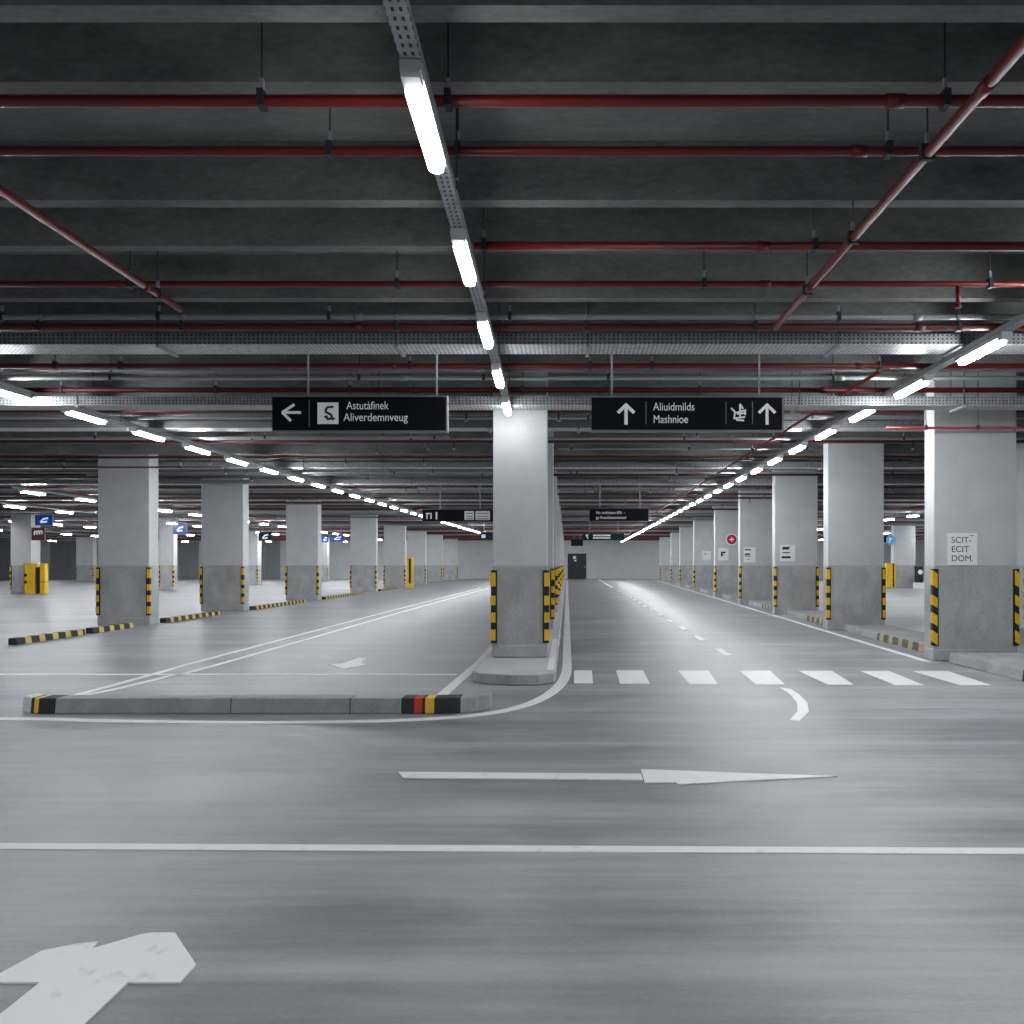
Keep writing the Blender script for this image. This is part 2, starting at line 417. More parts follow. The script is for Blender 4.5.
# ceiling beams: narrow downstand ribs running across, clear of the column heads
ribs = [-7.4, -6.2, -5.3, -3.9, -3.0, -1.6, -.7, .7, 1.6, 2.9, 4.10, 4.75, 6.29, 7.19, 8.60, 9.75, 10.6, 11.75]
taken = [(o.location.y - .9 * .5, o.location.y + .45) for o in col.objects if o.name.startswith('concrete_column')]
y = 13.7
while y < YF - .6:
    while any(a - .16 < y < b_ + .02 for a, b_ in taken): y += .05
    ribs.append(y); y += random.choice((.85, .95, 1.35, 1.5))
rib_me = MB().box(XL, XR, 0, .13, ZB, ZS, M['soffit']).mesh('ceiling_beam')
for i, yy in enumerate(ribs):
    o = link('ceiling_beam', rib_me, None, (0, yy, 0)); tag(o, 'dark concrete ceiling beam running across the hall', None, 'ceiling beams', 'structure')

# ------------------------------------------------------------------ islands and kerbs
poly = [(-1.22, 10.95), (-1.1, 10.72), (-.7, 10.55), (-.35, 10.58), (-.16, 10.75), (-.14, 11.0), (-.14, 84), (-1.22, 84)]
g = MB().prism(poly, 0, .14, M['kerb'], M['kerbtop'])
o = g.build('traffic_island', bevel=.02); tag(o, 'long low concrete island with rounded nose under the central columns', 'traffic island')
g = MB().prism([(-.26, 11.0), (-.165, 11.0), (-.165, 15.5), (-.26, 15.5)], .141, .146, M['paint'])
q = g.build('painted_edge', o); q['label'] = 'white painted strip along the island edge'

def banded(name, bands, depth, h, at, parent=None, top=None, chamf=0.):
    """bands: list of (t0, t1, material) along the kerb; at(t, s, z) maps into the hall"""
    g = MB(); n = len(bands)
    for i, (a, b_, m) in enumerate(bands):
        ca = chamf if i == 0 else 0; cb = chamf if i == n - 1 else 0
        k = len(g.v)
        for z in (0, h):
            e = .02 if z else 0
            g.v += [at(a, ca + e, z), at(b_, cb + e, z), at(b_, depth - cb, z), at(a, depth - ca, z)]
        fs = [((4, 5, 6, 7)), ((0, 1, 5, 4)), ((2, 3, 7, 6)), (3, 2, 1, 0)]
        if i == 0: fs.append((3, 0, 4, 7))
        if i == n - 1: fs.append((1, 2, 6, 5))
        for q, f in enumerate(fs): g.face([k + j for j in f], (top or m) if q == 0 else m)
    return g.build(name, parent)
K, Y_, B_, R_, W_ = M['kerb'], M['kyellow'], M['kblack'], M['kred'], M['kwhite']
def px8(p): return (p - CX) * 8.56 / F
xs = [13, 19, 29, 33, 38, 55, 229.5, 231, 349, 350.5, 401, 414, 422, 425, 434, 460, 474, 488]
ms = [W_, W_, B_, M['yellow'], B_, K, M['kdark'], K, M['kdark'], K, B_, R_, B_, M['yellow'], B_, K, K]
bands = [(px8(xs[i]), px8(xs[i + 1]), ms[i]) for i in range(len(ms))]
def nose(t, s, z):                                # both ends bend gently away
    c = 0
    if t < px8(40): c = (px8(40) - t) ** 2 * 2.0
    if t > px8(440): c = (t - px8(440)) ** 2 * .9
    return (t, 8.56 + s + c, z)
o = banded('separator_kerb', bands, .26, .155, nose)
tag(o, 'low concrete separator kerb with black, yellow and red painted ends', 'kerb')

def striped_bands(a, b_, w, first, Y_=M['kyellow'], B_=M['kblack']):
    out = []; t = a; k = first
    while t < b_ - .01:
        out.append((t, min(t + w * (1.15 if k % 2 else .85), b_), B_ if k % 2 else Y_)); t = out[-1][1]; k += 1
    return out
segs = [(15.95, 18.25), (18.55, 20.3), (22.0, 25.6), (28.3, 34.0), (36.8, 44.5), (48.2, 54)]
for i, (a, b_) in enumerate(segs):
    o = banded('parking_kerb', striped_bands(a, b_, .22, 1), .18, .125, lambda t, s, z: (lline(t) + .1 - s, t, z))
    # the strip runs along the hall, its face towards the lane
    tag(o, 'black and yellow striped parking kerb, %s of the strips along the bay columns' % ORD[i], 'kerb', 'striped parking kerbs')
for i in range(7):
    a = rc[i][1] + .75; b_ = rc[i + 1][1] - .12
    mid = a + (b_ - a) * .55
    bands = striped_bands(a, mid, .26, 0, M['kfade'], M['kdark']) + [(mid, b_, K)]
    o = banded('lane_kerb', bands, .95, .15, lambda t, s, z: (rline(t) + .30 + s, t, z), None, M['kerbtop2'])
    o.data.flip_normals()
    tag(o, 'low concrete kerb with faded stripes between the %s and %s lane columns' % (ORD[i], ORD[i + 1]), 'kerb', 'lane kerbs')
o = banded('lane_kerb', [(10.85, 10.95, B_), (10.95, 12.0, K), (12.0, 13.05, K)], 2.6, .155, lambda t, s, z: (5.86 + s, t, z)); o.data.flip_normals()
tag(o, 'plain concrete kerb slab in front of the notice column beside the crosswalk', 'kerb')
for o in [o for o in col.objects if o.name.split('.')[0] in ('lane_kerb', 'parking_kerb', 'separator_kerb')]:
    md = o.modifiers.new('edges', 'BEVEL'); md.width = .012; md.segments = 2; md.limit_method = 'ANGLE'; md.angle_limit = .9

# ------------------------------------------------------------------ lights
def diffuser_mesh(L, w=.105, h=.05, mt='tube'):
    g = MB(); n = 5; out = []
    for i in range(n + 1):
        t = math.pi * i / n; out.append((w / 2 * math.cos(t), L - w / 2 + w / 2 * math.sin(t)))
    poly = [(-w / 2, 0), (w / 2, 0)] + out
    k = len(g.v); m = len(poly)
    g.v += [(x * .82, y * .985 + .005, 0) for x, y in poly] + [(x, y, h) for x, y in poly]
    g.face([k + i for i in range(m)][::-1], M[mt])
    for i in range(m):
        j = (i + 1) % m; g.face([k + i, k + j, k + m + j, k + m + i], M[mt])
    return g.mesh('diffuser')
def house_mesh(L, w=.056):
    g = MB().box(-w, w, -.12, L + .02, .05, .10, M['house'])
    g.box(-w * .9, w * .9, -.12, -.01, .02, .05, M['house'])
    return g.mesh('housing')
DM, HM = diffuser_mesh(.95), house_mesh(.95)
DMB, HMB = diffuser_mesh(1.15, .12, .05, 'tubeb'), house_mesh(1.15)
DMC, HMC = diffuser_mesh(.78, .096, .05, 'tubec'), house_mesh(.78, .048)
proto = {}
def light_row(xf, h, y0, pitch, n, where, rot, labf, group, big=1):
    z = CH + h
    for i in range(n):
        yy = y0 + i * pitch
        key = (big, group)
        if key not in proto:
            t = thing('hanging_tube_light', labf(i), 'light', (xf(yy), yy, z), group)
            o = link('diffuser', DM if big == 1 else DMC if big == 2 else DMB, t); o['label'] = 'glowing white diffuser'
            link('housing', HM if big == 1 else HMC if big == 2 else HMB, t); t.rotation_euler = (0, 0, rot); proto[key] = t
        else:
            dup(proto[key], (xf(yy), yy, z), labf(i), rot)
def rail(xa, ya, xb, yb, z, label, w=.12, hang=(), mat='rail'):
    L = math.hypot(xb - xa, yb - ya); t = thing('light_rail', label, 'light rail', (xa, ya, z)); t.rotation_euler = (0, 0, -math.atan2(xb - xa, yb - ya))
    g = MB().box(-w / 2, w / 2, 0, L, 0, .004, M[mat]); g.box(-w / 2, -w / 2 + .006, 0, L, .004, .055, M['galv']); g.box(w / 2 - .006, w / 2, 0, L, .004, .055, M['galv'])
    g.build('perforated_channel', t)
    for yy in hang:
        MB().cyl((w / 2 + .01, yy, 0.0), (w / 2 + .01, yy, ZS - z), .006, M['rod'], 6).box(-w / 2, w / 2 + .02, yy - .012, yy + .012, .056, .062, M['galv']).build('hanger_rod', t)
    return t
def cxf(y): return -.632 - .01735 * y
def rxf(y): return 4.41 + .0129 * y
def lxf(y): return -7.95 + .0264 * y
NC = ['largest tube light on the central ceiling rail', 'second largest tube light on the central ceiling rail', 'middle tube light of the five on the central ceiling rail',
      'last but one tube light on the central rail before the pillar', 'small tube light ending the central rail at the pillar top']
rail(cxf(-6), -6, cxf(11.9), 11.9, CH + 2.255, 'perforated steel light rail running overhead to the central pillar', .095, (9.0, 11.1, 13.2, 15.2, 17.3))
light_row(cxf, 2.15, 3.9, 1.89, 5, 'central', .0173, lambda i: NC[i], 'central rail lights', 2)
rail(rxf(3), 3, rxf(87.5), 87.5, CH + 2.405, 'light rail above the crosswalk lane', .12, [4 + 5.8 * k for k in range(14)])
light_row(rxf, 2.3, 6.9, 1.95, 41, 'lane', -.0129, lambda i: ('tube light over the plain kerb slab beside the notice column' if i == 0 else 'tube light over the crosswalk lane, %s along its rail' % ORD[i - 1] if i < 14 else 'tiny tube light merging into the bright line at the far end over the crosswalk lane'), 'crosswalk lane lights')
rail(lxf(5), 5, lxf(87.5), 87.5, CH + 2.405, 'light rail above the parking area', .12, [3.5 + 5.8 * k for k in range(14)])
light_row(lxf, 2.3, 11.05, 1.92, 39, 'bays', -.0264, lambda i: ('tube light over the parking area, %s along its rail' % ORD[i] if i < 14 else 'tiny tube light merging into the bright line at the far end over the parking area'), 'parking area lights')
bay = [(-17.3, 27.0, 3.0, 20), (-22.2, 33.6, 3.4, 16), (-29.5, 45, 3.5, 12), (-38, 52, 4, 9), (-50, 62, 5, 5), (16.5, 31, 3, 19), (23.5, 42, 4, 11), (31, 52, 5, 7)]
names = ['outermost parking bay beyond the kerb columns', 'second bay beyond the kerb columns', 'third bay beyond the kerb columns', 'fourth bay beyond the kerb columns', 'deepest bay beyond the kerb columns', 'bay behind the lane kerb columns', 'second bay behind the lane kerb columns', 'deepest bay behind the lane kerb columns']
for (X, y0, p, n), nm in zip(bay, names):
    rail(X, y0 - .5, X, y0 + n * p, CH + 2.402, 'thin light rail in the ' + nm, .06, [1 + 6 * k for k in range(int(n * p / 6))])
    light_row(lambda y, X=X: X, 2.3, y0, p, n, nm, 0, lambda i, nm=nm: 'small tube light in the ' + nm, 'tube lights in the ' + nm, 0)

def lamp(x, y0, y1, z, e, w=.12):                 # rows going on overhead and behind the viewpoint
    li = bpy.data.lights.new('row_lamp', 'AREA'); li.shape = 'RECTANGLE'; li.size = w; li.size_y = y1 - y0; li.energy = e * (y1 - y0); li.color = (.94, .97, 1)
    o = bpy.data.objects.new('row_lamp', li); col.objects.link(o); o.location = (x, (y0 + y1) / 2, z)
PW = 13.5
lamp(cxf(0), -8, 3.4, CH + 2.2, PW); lamp(rxf(0), -8, 6.6, CH + 2.3, PW); lamp(lxf(0), -8, 10.8, CH + 2.3, PW)
lamp(-17.3, -8, 26, CH + 2.3, PW); lamp(16.5, -8, 30, CH + 2.3, PW); lamp(-29.5, -8, 44, CH + 2.3, PW); lamp(27, -8, 50, CH + 2.3, PW)

# ------------------------------------------------------------------ pipes, trays, conduits under the ceiling
HG = None
def hanger_mesh(L, r):
    g = MB().cyl((0, 0, 0), (0, 0, L), .006, M['rod'], 6)
    g.box(-.018, .018, -r - .008, r + .008, -r - .008, r + .02, M['rod']); g.box(-.01, .01, -.012, .012, r + .02, r + .09, M['galv'])
    return g.mesh('hanger_rod')
HMesh = {}
def hangers(t, xs, r, z, axis='x'):
    key = (round(r, 3), round(z, 2))
    if key not in HMesh: HMesh[key] = hanger_mesh(ZS - z, r)
    for x in xs:
        o = link('hanger_rod', HMesh[key], t, (x, 0, 0) if axis == 'x' else (0, x, 0))
        if axis == 'y': o.rotation_euler = (0, 0, math.pi / 2)
def xpipe(y, h, r, xa, xb, label, hang=(), mat='red', name='sprinkler_pipe', cat='pipe', group=None, couple=True, n=10):
    z = CH + h; t = thing(name, label, cat, (0, y, z), group)
    g = MB().cyl((xa, 0, 0), (xb, 0, 0), r, M[mat], n)
    if couple:
        x = xa + 2.3
        while x < xb: 
            if abs(x) < 30: g.cyl((x - .05, 0, 0), (x + .05, 0, 0), r * 1.22, M[mat], n)
            x += 5.9
    g.build('pipe_run', t)
    hangers(t, hang, r, z)
    return t
def pxh(x, y): return (x - CX) * y / F
y1, h1 = F * 2.55 / 464, 2.55
xpipe(y1, h1, .032, -30, 30, 'thick red sprinkler pipe crossing overhead, uppermost of the cross pipes', [pxh(262, y1), pxh(945, y1), pxh(448, y1), -6.2, 6.2])
y2 = F * 2.55 / 414
xpipe(y2, 2.55, .029, -30, 30, 'second red sprinkler pipe crossing overhead, just below the thick one', [pxh(330, y2), pxh(458, y2), pxh(888, y2), -7, 7.5])
y3 = F * 2.55 / 319
xpipe(y3, 2.55, .033, pxh(474, y3), 30, 'red sprinkler pipe starting beside the central light rail and crossing over the lane', [pxh(484, y3), pxh(814, y3), 5.5])
y4 = F * 2.55 / 281
t4 = xpipe(y4, 2.55, .028, -30, 30, 'fourth red cross pipe, just below the second tube light of the central rail', [pxh(397, y4), pxh(130, y4), pxh(704, y4), pxh(990, y4)])
MB().cyl((pxh(958, y4), 0, -.20), (pxh(958, y4), 0, 0), .022, M['red'], 8).cyl((pxh(958, y4), 0, -.22), (pxh(958, y4), 0, -.19), .03, M['red'], 8).build('drop_pipe', t4)
y5 = F * 2.5 / 238
xpipe(y5, 2.5, .038, -34, 30, 'dark red cross pipe just above the first cable tray', [pxh(v, y5) for v in (40, 183, 397, 586, 755, 958)], 'redfar')
y6 = F * 2.52 / 199
xpipe(y6, 2.52, .034, -34, 30, 'red cross pipe between the two cable trays', [pxh(v, y6) for v in (55, 121, 410, 590, 652, 880)], 'red')
y7 = F * 2.52 / 175
xpipe(y7, 2.52, .038, -34, 30, 'dark red cross pipe right behind the hanging direction signs', [pxh(v, y7) for v in (62, 216, 350, 523, 700, 905)], 'redfar')
xpipe(13.03, 2.10, .022, 4.9, 30, 'thin red pipe passing in front of the notice column', [5.5, 6.3, 9.0], 'red')
xpipe(21.12, 2.43, .022, -40, -8.6, 'thin red pipe passing in front of the widest parking kerb column', [-12.5, -9.6, -15, -19], 'redfar')
# conduits
xpipe(F * 2.62 / 248, 2.62, .03, -34, 30, 'grey steel conduit crossing overhead ahead of the first cable tray', [pxh(v, 9) for v in (3, 160, 330, 510, 838)], 'galv', 'conduit', 'conduit')
xpipe(F * 2.53 / 187, 2.53, .03, -34, 30, 'grey steel conduit crossing overhead between the cable trays', [pxh(v, 11) for v in (90, 350, 480, 610, 845)], 'galv', 'conduit', 'conduit')

def tray(yn, h, wid, hh, xa, xb, label, group=None, rods=()):
    z = CH + h; t = thing('cable_tray', label, 'cable tray', (0, yn, z), group)
    g = MB().box(xa, xb, 0, wid, 0, .005, M['tray']); g.box(xa, xb, 0, .006, .005, hh, M['trayside']); g.box(xa, xb, wid - .006, wid, .005, hh, M['galv'])
    g.build('perforated_channel', t)
    c = MB()
    for k in range(4): c.cyl((xa, .06 + k * wid * .22, .03), (xb, .06 + k * wid * .22, .03), .02, M['rod'], 6)
    c.build('cables', t)['kind'] = 'stuff'
    for x in rods:
        MB().cyl((x, -.012, -.03), (x, -.012, ZS - z), .006, M['rod'], 6).cyl((x, wid + .012, -.03), (x, wid + .012, ZS - z), .006, M['rod'], 6).box(x - .02, x + .02, -.02, wid + .02, -.032, -.002, M['galv']).build('trapeze_hanger', t)
    return t
tray(9.56, 2.48, .44, .12, -34, 30, 'perforated cable tray crossing overhead in front of the direction signs', None, [pxh(v, 9.6) for v in (160, 397, 588, 837, 960)])
tray(12.03, 2.262, .39, .125, -34, 30, 'perforated cable tray crossing at the top of the central pillar', None, [pxh(v, 11.9) for v in (72, 370, 610, 802, 968)])

# pipes running along the hall
def ypipe(x, h, r, ya, yb, label, hang, x2=None):
    z = CH + h; t = thing('sprinkler_pipe', label, 'pipe', (x, 0, z)); x2 = x if x2 is None else x2
    g = MB().cyl((0, ya, 0), (x2 - x, yb, 0), r, M['red'], 10)
    yy = ya + 1.0
    while yy < yb: g.cyl((0 + (x2 - x) * (yy - ya) / (yb - ya), yy - .05, 0), ((x2 - x) * (yy - ya) / (yb - ya), yy + .05, 0), r * 1.2, M['red'], 10); yy += 3.1
    g.build('pipe_run', t); hangers(t, hang, r, z, 'y'); return t
ypipe(2.12, 2.42, .032, -6, 8.65, 'slanting red pipe running along the lane overhead, ending at the dark cross pipe', [5.0, 6.3, 7.5])
ypipe(-3.66, 2.42, .030, -6, 8.05, 'slanting red pipe running along overhead above the parking area', [5.4, 7.6])
ypipe(3.92, 2.43, .022, 10.65, 42, 'thin light red pipe running along the lane beside the tube lights', [12.5, 18, 24, 30, 36], 4.12)

# further runs down the hall
TR = (15.6, 22.0, 26.2, 33.0, 40.2, 48.15, 54.2, 63, 71); CN = (14.7, 17.2, 23.2, 29, 35.5, 42)
RODS = tuple(7 + 5.8 * i for i in range(14)) + tuple(8.5 + 5.8 * i for i in range(14)) + (18, 24, 30, 36)
SC = (14.45, 16.9, 18.9, 20.7, 23.9, 27.9, 29.9, 31.9, 34.6, 36.8, 39.2, 41.5, 44.2, 46.6)
yy = 14.2; k = 0
while yy < 88:
    r = random.choice((.028, .034, .04)); h = random.uniform(2.53, 2.62)
    occ = [c for c in (12.47, 18.0, 24.6, 31.2, 38.0, 45, 52, 59, 66, 73, 80)] + [z for _, z in rc] + [z for _, z, _ in lc] + [44, 44.3, 50, 64, 64.3, 82, 80, 55, 54, 19.9]
    while any(-.13 < yy - c < .66 for c in occ) or any(-.08 < yy - c < .5 for c in TR) or any(abs(yy - c) < .1 for c in CN + RODS + SC): yy += .1
    lab = ('%s dull red cross pipe beyond the central pillar' % ORD[k]) if k < 14 else 'thin dull red cross pipe far down the hall'
    xpipe(yy, h, r, -46 if yy > 24 else -34, 34, lab, [random.uniform(-.42, .4) * yy + v for v in (-1, 0, 1.5, 3)], 'redfar', group='cross pipes beyond the pillar' if k < 14 else 'cross pipes far down the hall', couple=False, n=8)
    k += 1; yy += random.uniform(1.0, 1.9)
k = 0
for yy in TR:
    tray(yy, random.uniform(2.50, 2.53), .4, .13, -44 if yy > 24 else -34, 34, '%s perforated cable tray beyond the central pillar' % ORD[k], 'cable trays beyond the pillar', [random.uniform(-.4, .4) * yy for _ in range(4)]); k += 1
k = 0
for yy in CN:
    xpipe(yy, random.uniform(2.52, 2.6), .028, -40, 34, '%s grey steel conduit beyond the central pillar' % ORD[k], [random.uniform(-.4, .4) * yy for _ in range(5)], 'galv', 'conduit', 'conduit', 'conduits beyond the pillar', False, 8); k += 1

# short conduit runs and sprinkler heads crowding the ceiling down the hall
SH = MB().cyl((0, 0, -.14), (0, 0, 0), .016, M['redfar'], 6).cyl((0, 0, -.16), (0, 0, -.13), .035, M['galv'], 8).mesh('sprinkler_head')
for t in [o for o in col.objects if o.name.startswith('sprinkler_pipe') and o.parent is None and 13.5 < o.location.y < 50]:
    for v in range(4):
        x = random.uniform(-.45, .42) * t.location.y
        if not any(a < x < b_ for a, b_ in ((4.1, 6), (-8.4, -5.8), (-18, -16.6), (16, 17), (-23, -21.5), (3.7, 4.3))): link('sprinkler_head', SH, t, (x, 0, -.02))
k = 0
for yy in (14.45, 16.9, 18.9, 20.7, 23.9, 27.9, 29.9, 31.9, 34.6, 36.8, 39.2, 41.5, 44.2, 46.6):
    xa = random.uniform(-.62, .1) * yy; xb = xa + random.uniform(.25, .5) * yy
    xpipe(yy, random.uniform(2.52, 2.6), .022, xa, xb, '%s short grey conduit run under the beams beyond the pillar' % ORD[k], [xa + .3, (xa + xb) / 2, xb - .3], random.choice(('galv', 'rod', 'galv')), 'conduit', 'conduit', 'short conduit runs', False, 6); k += 1

# ------------------------------------------------------------------ hanging signs
def arrow_up(g, cx, cz, s, y, m, w=None):
    w = w or s * .17
    g.stroke((cx, cz - s / 2), (cx, cz + s * .42), w, y, m)
    g.stroke((cx - s * .40, cz + s * .08), (cx + w * .25, cz + s * .5), w, y - .001, m); g.stroke((cx + s * .40, cz + s * .08), (cx - w * .25, cz + s * .5), w, y - .001, m)
def sign(px0, px1, py0, py1, Y, label, hang_px=(), face='navy', frame=True):
    x0, x1, z1, z0 = pxh(px0, Y), pxh(px1, Y), CH + (CY - py0) * Y / F, CH + (CY - py1) * Y / F
    t = thing('direction_sign', label, 'sign', ((x0 + x1) / 2, Y, z0)); w, h = x1 - x0, z1 - z0
    MB().box(-w / 2, w / 2, 0, .09, 0, h, M[face]).build('sign_panel', t)
    if frame:
        e = min(.018, h * .05)
        MB().box(-w / 2 - e, w / 2 + e, -.01, .1, h, h + e, M['signframe']).box(-w / 2 - e, w / 2 + e, -.01, .1, -e, 0, M['signframe']).box(w / 2, w / 2 + e, -.01, .1, 0, h, M['signframe']).box(-w / 2 - e, -w / 2, -.01, .1, 0, h, M['navy']).build('sign_frame', t)
    for p in hang_px:
        x = pxh(p, Y) - (x0 + x1) / 2
        MB().cyl((x, .045, h), (x, .045, ZS - z0), .012 if Y < 20 else .02, M['galv'], 8).build('hanger_rod', t)
    cx = (x0 + x1) / 2
    return t, (lambda p: pxh(p, Y) - cx), (lambda p: CH + (CY - p) * Y / F - z0), w, h

# sign over the parking side
t, sx, sz, w, h = sign(274, 446, 397, 430.5, 10.0, 'long dark hanging sign with white arrow pointing sideways, square pictogram and two lines of text', (307, 436))
g = MB(); a = sx(282.5), sz(412.5)
g.stroke((a[0] - .01, a[1]), (sx(301), a[1]), .032, -.001, M['white']); g.stroke(a, (sx(294.5), sz(404.5)), .032, -.002, M['white']); g.stroke(a, (sx(291), sz(421)), .032, -.002, M['white'])
g.build('arrow', t)
MB().box(sx(308.8), sx(309.8), -.004, 0, sz(427), sz(400), M['signframe']).build('divider', t)
g = MB().box(sx(317.5), sx(338.5), -.004, 0, sz(424), sz(402.5), M['white'])
P = [(333.5, 406.8), (327, 407.5), (325.5, 412), (331, 414.5), (332.5, 418), (327.5, 419.5), (326.5, 415.5)]
for p, q in zip(P, P[1:]): g.stroke((sx(p[0]), sz(p[1])), (sx(q[0]), sz(q[1])), .026, -.004, M['ink'])
g.stroke((sx(324), sz(417)), (sx(326), sz(417)), .02, -.004, M['ink']); g.stroke((sx(332), sz(420)), (sx(335), sz(418)), .02, -.004, M['ink'])
g.build('pictogram', t)
link('lettering', text_mesh('Astutàfinek', .135, M['white'], .0, 'LEFT', .80), t, (sx(346.5), -.003, sz(409.3)))
link('lettering', text_mesh('Aliverdemnveug', .135, M['white'], .0, 'LEFT', .86), t, (sx(343.5), -.003, sz(421)))
# sign over the lane
t, sx, sz, w, h = sign(593, 782, 397.5, 430, 10.0, 'long dark hanging sign over the lane with two upward arrows and text between', (612, 760))
g = MB(); arrow_up(g, sx(626), sz(414.5), .24, -.001, M['white'], .04); g.build('arrow', t)
g = MB(); arrow_up(g, sx(767), sz(414.5), .24, -.001, M['white'], .035); g.build('arrow', t)
for p in (646, 726, 752.5): MB().box(sx(p) - .005, sx(p) + .005, -.004, 0, sz(424), sz(401.5), M['signframe']).build('divider', t)
link('lettering', text_mesh('Aliuidmilds', .135, M['white'], .0, 'LEFT', .82), t, (sx(653), -.003, sz(410.5)))
link('lettering', text_mesh('Mashnioe', .135, M['white'], .0, 'LEFT', .80), t, (sx(653), -.003, sz(423)))
g = MB()
for p, q in (((731, 408), (736, 413)), ((736, 413), (746, 410)), ((740, 404), (740, 418)), ((740, 404), (743, 409)), ((735, 412), (734, 419)), ((734, 418.5), (745, 417)), ((737, 414), (746, 413)), ((736, 420), (744, 420.5)), ((745, 410), (745, 415))):
    g.stroke((sx(p[0]), sz(p[1])), (sx(q[0]), sz(q[1])), .02, -.002, M['white'])
g.build('pictogram', t)
# farther signs
t, sx, sz, w, h = sign(423, 497, 509.5, 521.5, 28, 'dark hanging sign with two white panels, partly behind the central pillar', (440, 480))
MB().box(sx(464.5), sx(474), -.01, 0, sz(520), sz(511), M['sheet']).box(sx(475.5), sx(490), -.01, 0, sz(520), sz(511), M['sheet']).build('white_panel', t)
g = MB()
for p in (513, 516, 518.5): g.box(sx(466), sx(472.5), -.014, -.01, sz(p + .6), sz(p), M['ink']).box(sx(477), sx(488), -.014, -.01, sz(p + .6), sz(p), M['ink'])
g.build('panel_text', t)
g = MB(); g.stroke((sx(427), sz(513)), (sx(427), sz(519)), .04, -.002, M['white']); g.stroke((sx(426), sz(513.5)), (sx(430), sz(513.5)), .04, -.003, M['white']); g.stroke((sx(431), sz(513)), (sx(431), sz(519)), .04, -.002, M['white']); g.stroke((sx(436.5), sz(512)), (sx(436.5), sz(519.5)), .05, -.002, M['white']); g.build('pictogram', t)
t, sx, sz, w, h = sign(590, 648.5, 508.5, 521, 28, 'dark hanging sign with two lines of small white text farther down the lane', (600, 640))
link('lettering', text_mesh('No omkhaans BIIh  -', .14, M['white'], .0, 'LEFT', .82), t, (sx(596), -.003, sz(514)))
link('lettering', text_mesh('ge Ihascklasesnamed', .14, M['white'], .0, 'LEFT', .86), t, (sx(596), -.003, sz(518.9)))
t, sx, sz, w, h = sign(583.5, 624.5, 533.2, 540, 50, 'small dark teal hanging sign far down the lane above the end wall', (590, 618), 'teal')
g = MB().box(sx(593), sx(610.5), -.02, 0, sz(536.2), sz(534.6), M['sheet']).box(sx(593), sx(610.5), -.02, 0, sz(538.8), sz(537.2), M['sheet']); g.build('text_panel', t)
g = MB(); g.stroke((sx(586), sz(534.6)), (sx(588), sz(538.6)), .09, -.002, M['white']); g.stroke((sx(588.5), sz(534.4)), (sx(586), sz(536.5)), .07, -.003, M['white']); g.build('pictogram', t)
sign(571, 583, 539.5, 546, 70, 'tiny blank teal hanging sign above the dark end door', (574, 580), 'teal', False)
t, sx, sz, w, h = sign(480, 497, 532.5, 540, 50, 'tiny dark teal hanging sign at the far end of the parking area', (484,), 'teal')
MB().box(sx(481.5), sx(485.5), -.02, 0, sz(538), sz(534.5), M['white']).build('pictogram', t)
# screens in the bays
def screen(px0, px1, py0, py1, Y, label, face, glyph='glow', hang=()):
    t, sx, sz, w, h = sign(px0, px1, py0, py1, Y, label, hang, face, False); g = MB()
    g.stroke((-w * .18, h * .3), (w * .2, h * .36), h * .16, -.002, M[glyph]); g.stroke((-w * .05, h * .62), (w * .25, h * .7), h * .16, -.002, M[glyph]); g.stroke((-w * .2, h * .3), (0, h * .66), h * .14, -.003, M[glyph])
    g.build('glyph', t)
    return t
screen(35, 52.5, 515, 525.3, 43, 'blue lit screen hanging by the far bay column with yellow boxes', 'blue', 'glow', (38, 49))
t, sx, sz, w, h = sign(31.5, 44.5, 527.5, 540.3, 43.8, 'maroon sign with white symbol mounted on the far bay column', (), 'maroon', False)
g = MB()
for p, q in (((34.5, 535), (34.5, 531.5)), ((34.5, 531.5), (42, 531)), ((42, 531), (42, 534)), ((37, 534.5), (37, 532)), ((39.5, 534.5), (39.5, 532))): g.stroke((sx(p[0]), sz(p[1])), (sx(q[0]), sz(q[1])), .08, -.002, M['white'])
g.build('glyph', t)
screen(173, 186.5, 524, 534, 46.3, 'navy lit screen hanging between the first two parking kerb columns', 'blue', 'glow', (176, 184))
screen(258.5, 271.5, 532, 541, 60, 'small green lit sign hanging in the far bay', 'teal', 'white', (261, 269))
screen(321.5, 328.5, 535.5, 542.5, 75, 'bright blue small screen in the far bay behind the third kerb column', 'blue', 'glow', (323,))
screen(329.5, 345, 535, 541.5, 75, 'wider blue sign in the far bay behind the third kerb column', 'blue', 'glow', (333, 342))
# round signs
t = thing('round_sign', 'round red sign with white rim on the fifth lane kerb column', 'sign', (pxh(731.5, rc[4][1]), rc[4][1] - .02, CH + 25.5 * rc[4][1] / F))
R = 5.8 * rc[4][1] / F
MB().cyl((0, 0, 0), (0, -.03, 0), R, M['white'], 28).build('rim', t); MB().cyl((0, -.03, 0), (0, -.036, 0), R * .84, M['signred'], 28).build('sign_face', t)
g = MB(); g.stroke((-R * .4, 0), (R * .4, 0), R * .22, -.038, M['white']); g.stroke((0, -R * .4), (0, R * .4), R * .15, -.037, M['white']); g.build('symbol', t)
t = thing('round_sign', 'sky blue round sign hanging beside the far bay column', 'sign', (pxh(891, 54), 54, CH + 25 * 54 / F))
MB().cyl((0, 0, 0), (0, .05, 0), .3, M['skyblue'], 20).build('sign_face', t); MB().box(-.75, -.3, 0, .05, -.15, .2, M['navy']).build('side_panel', t); MB().cyl((0, .025, .29), (0, .025, ZS - CH - 25 * 54 / F), .02, M['rod'], 6).build('hanger_rod', t)
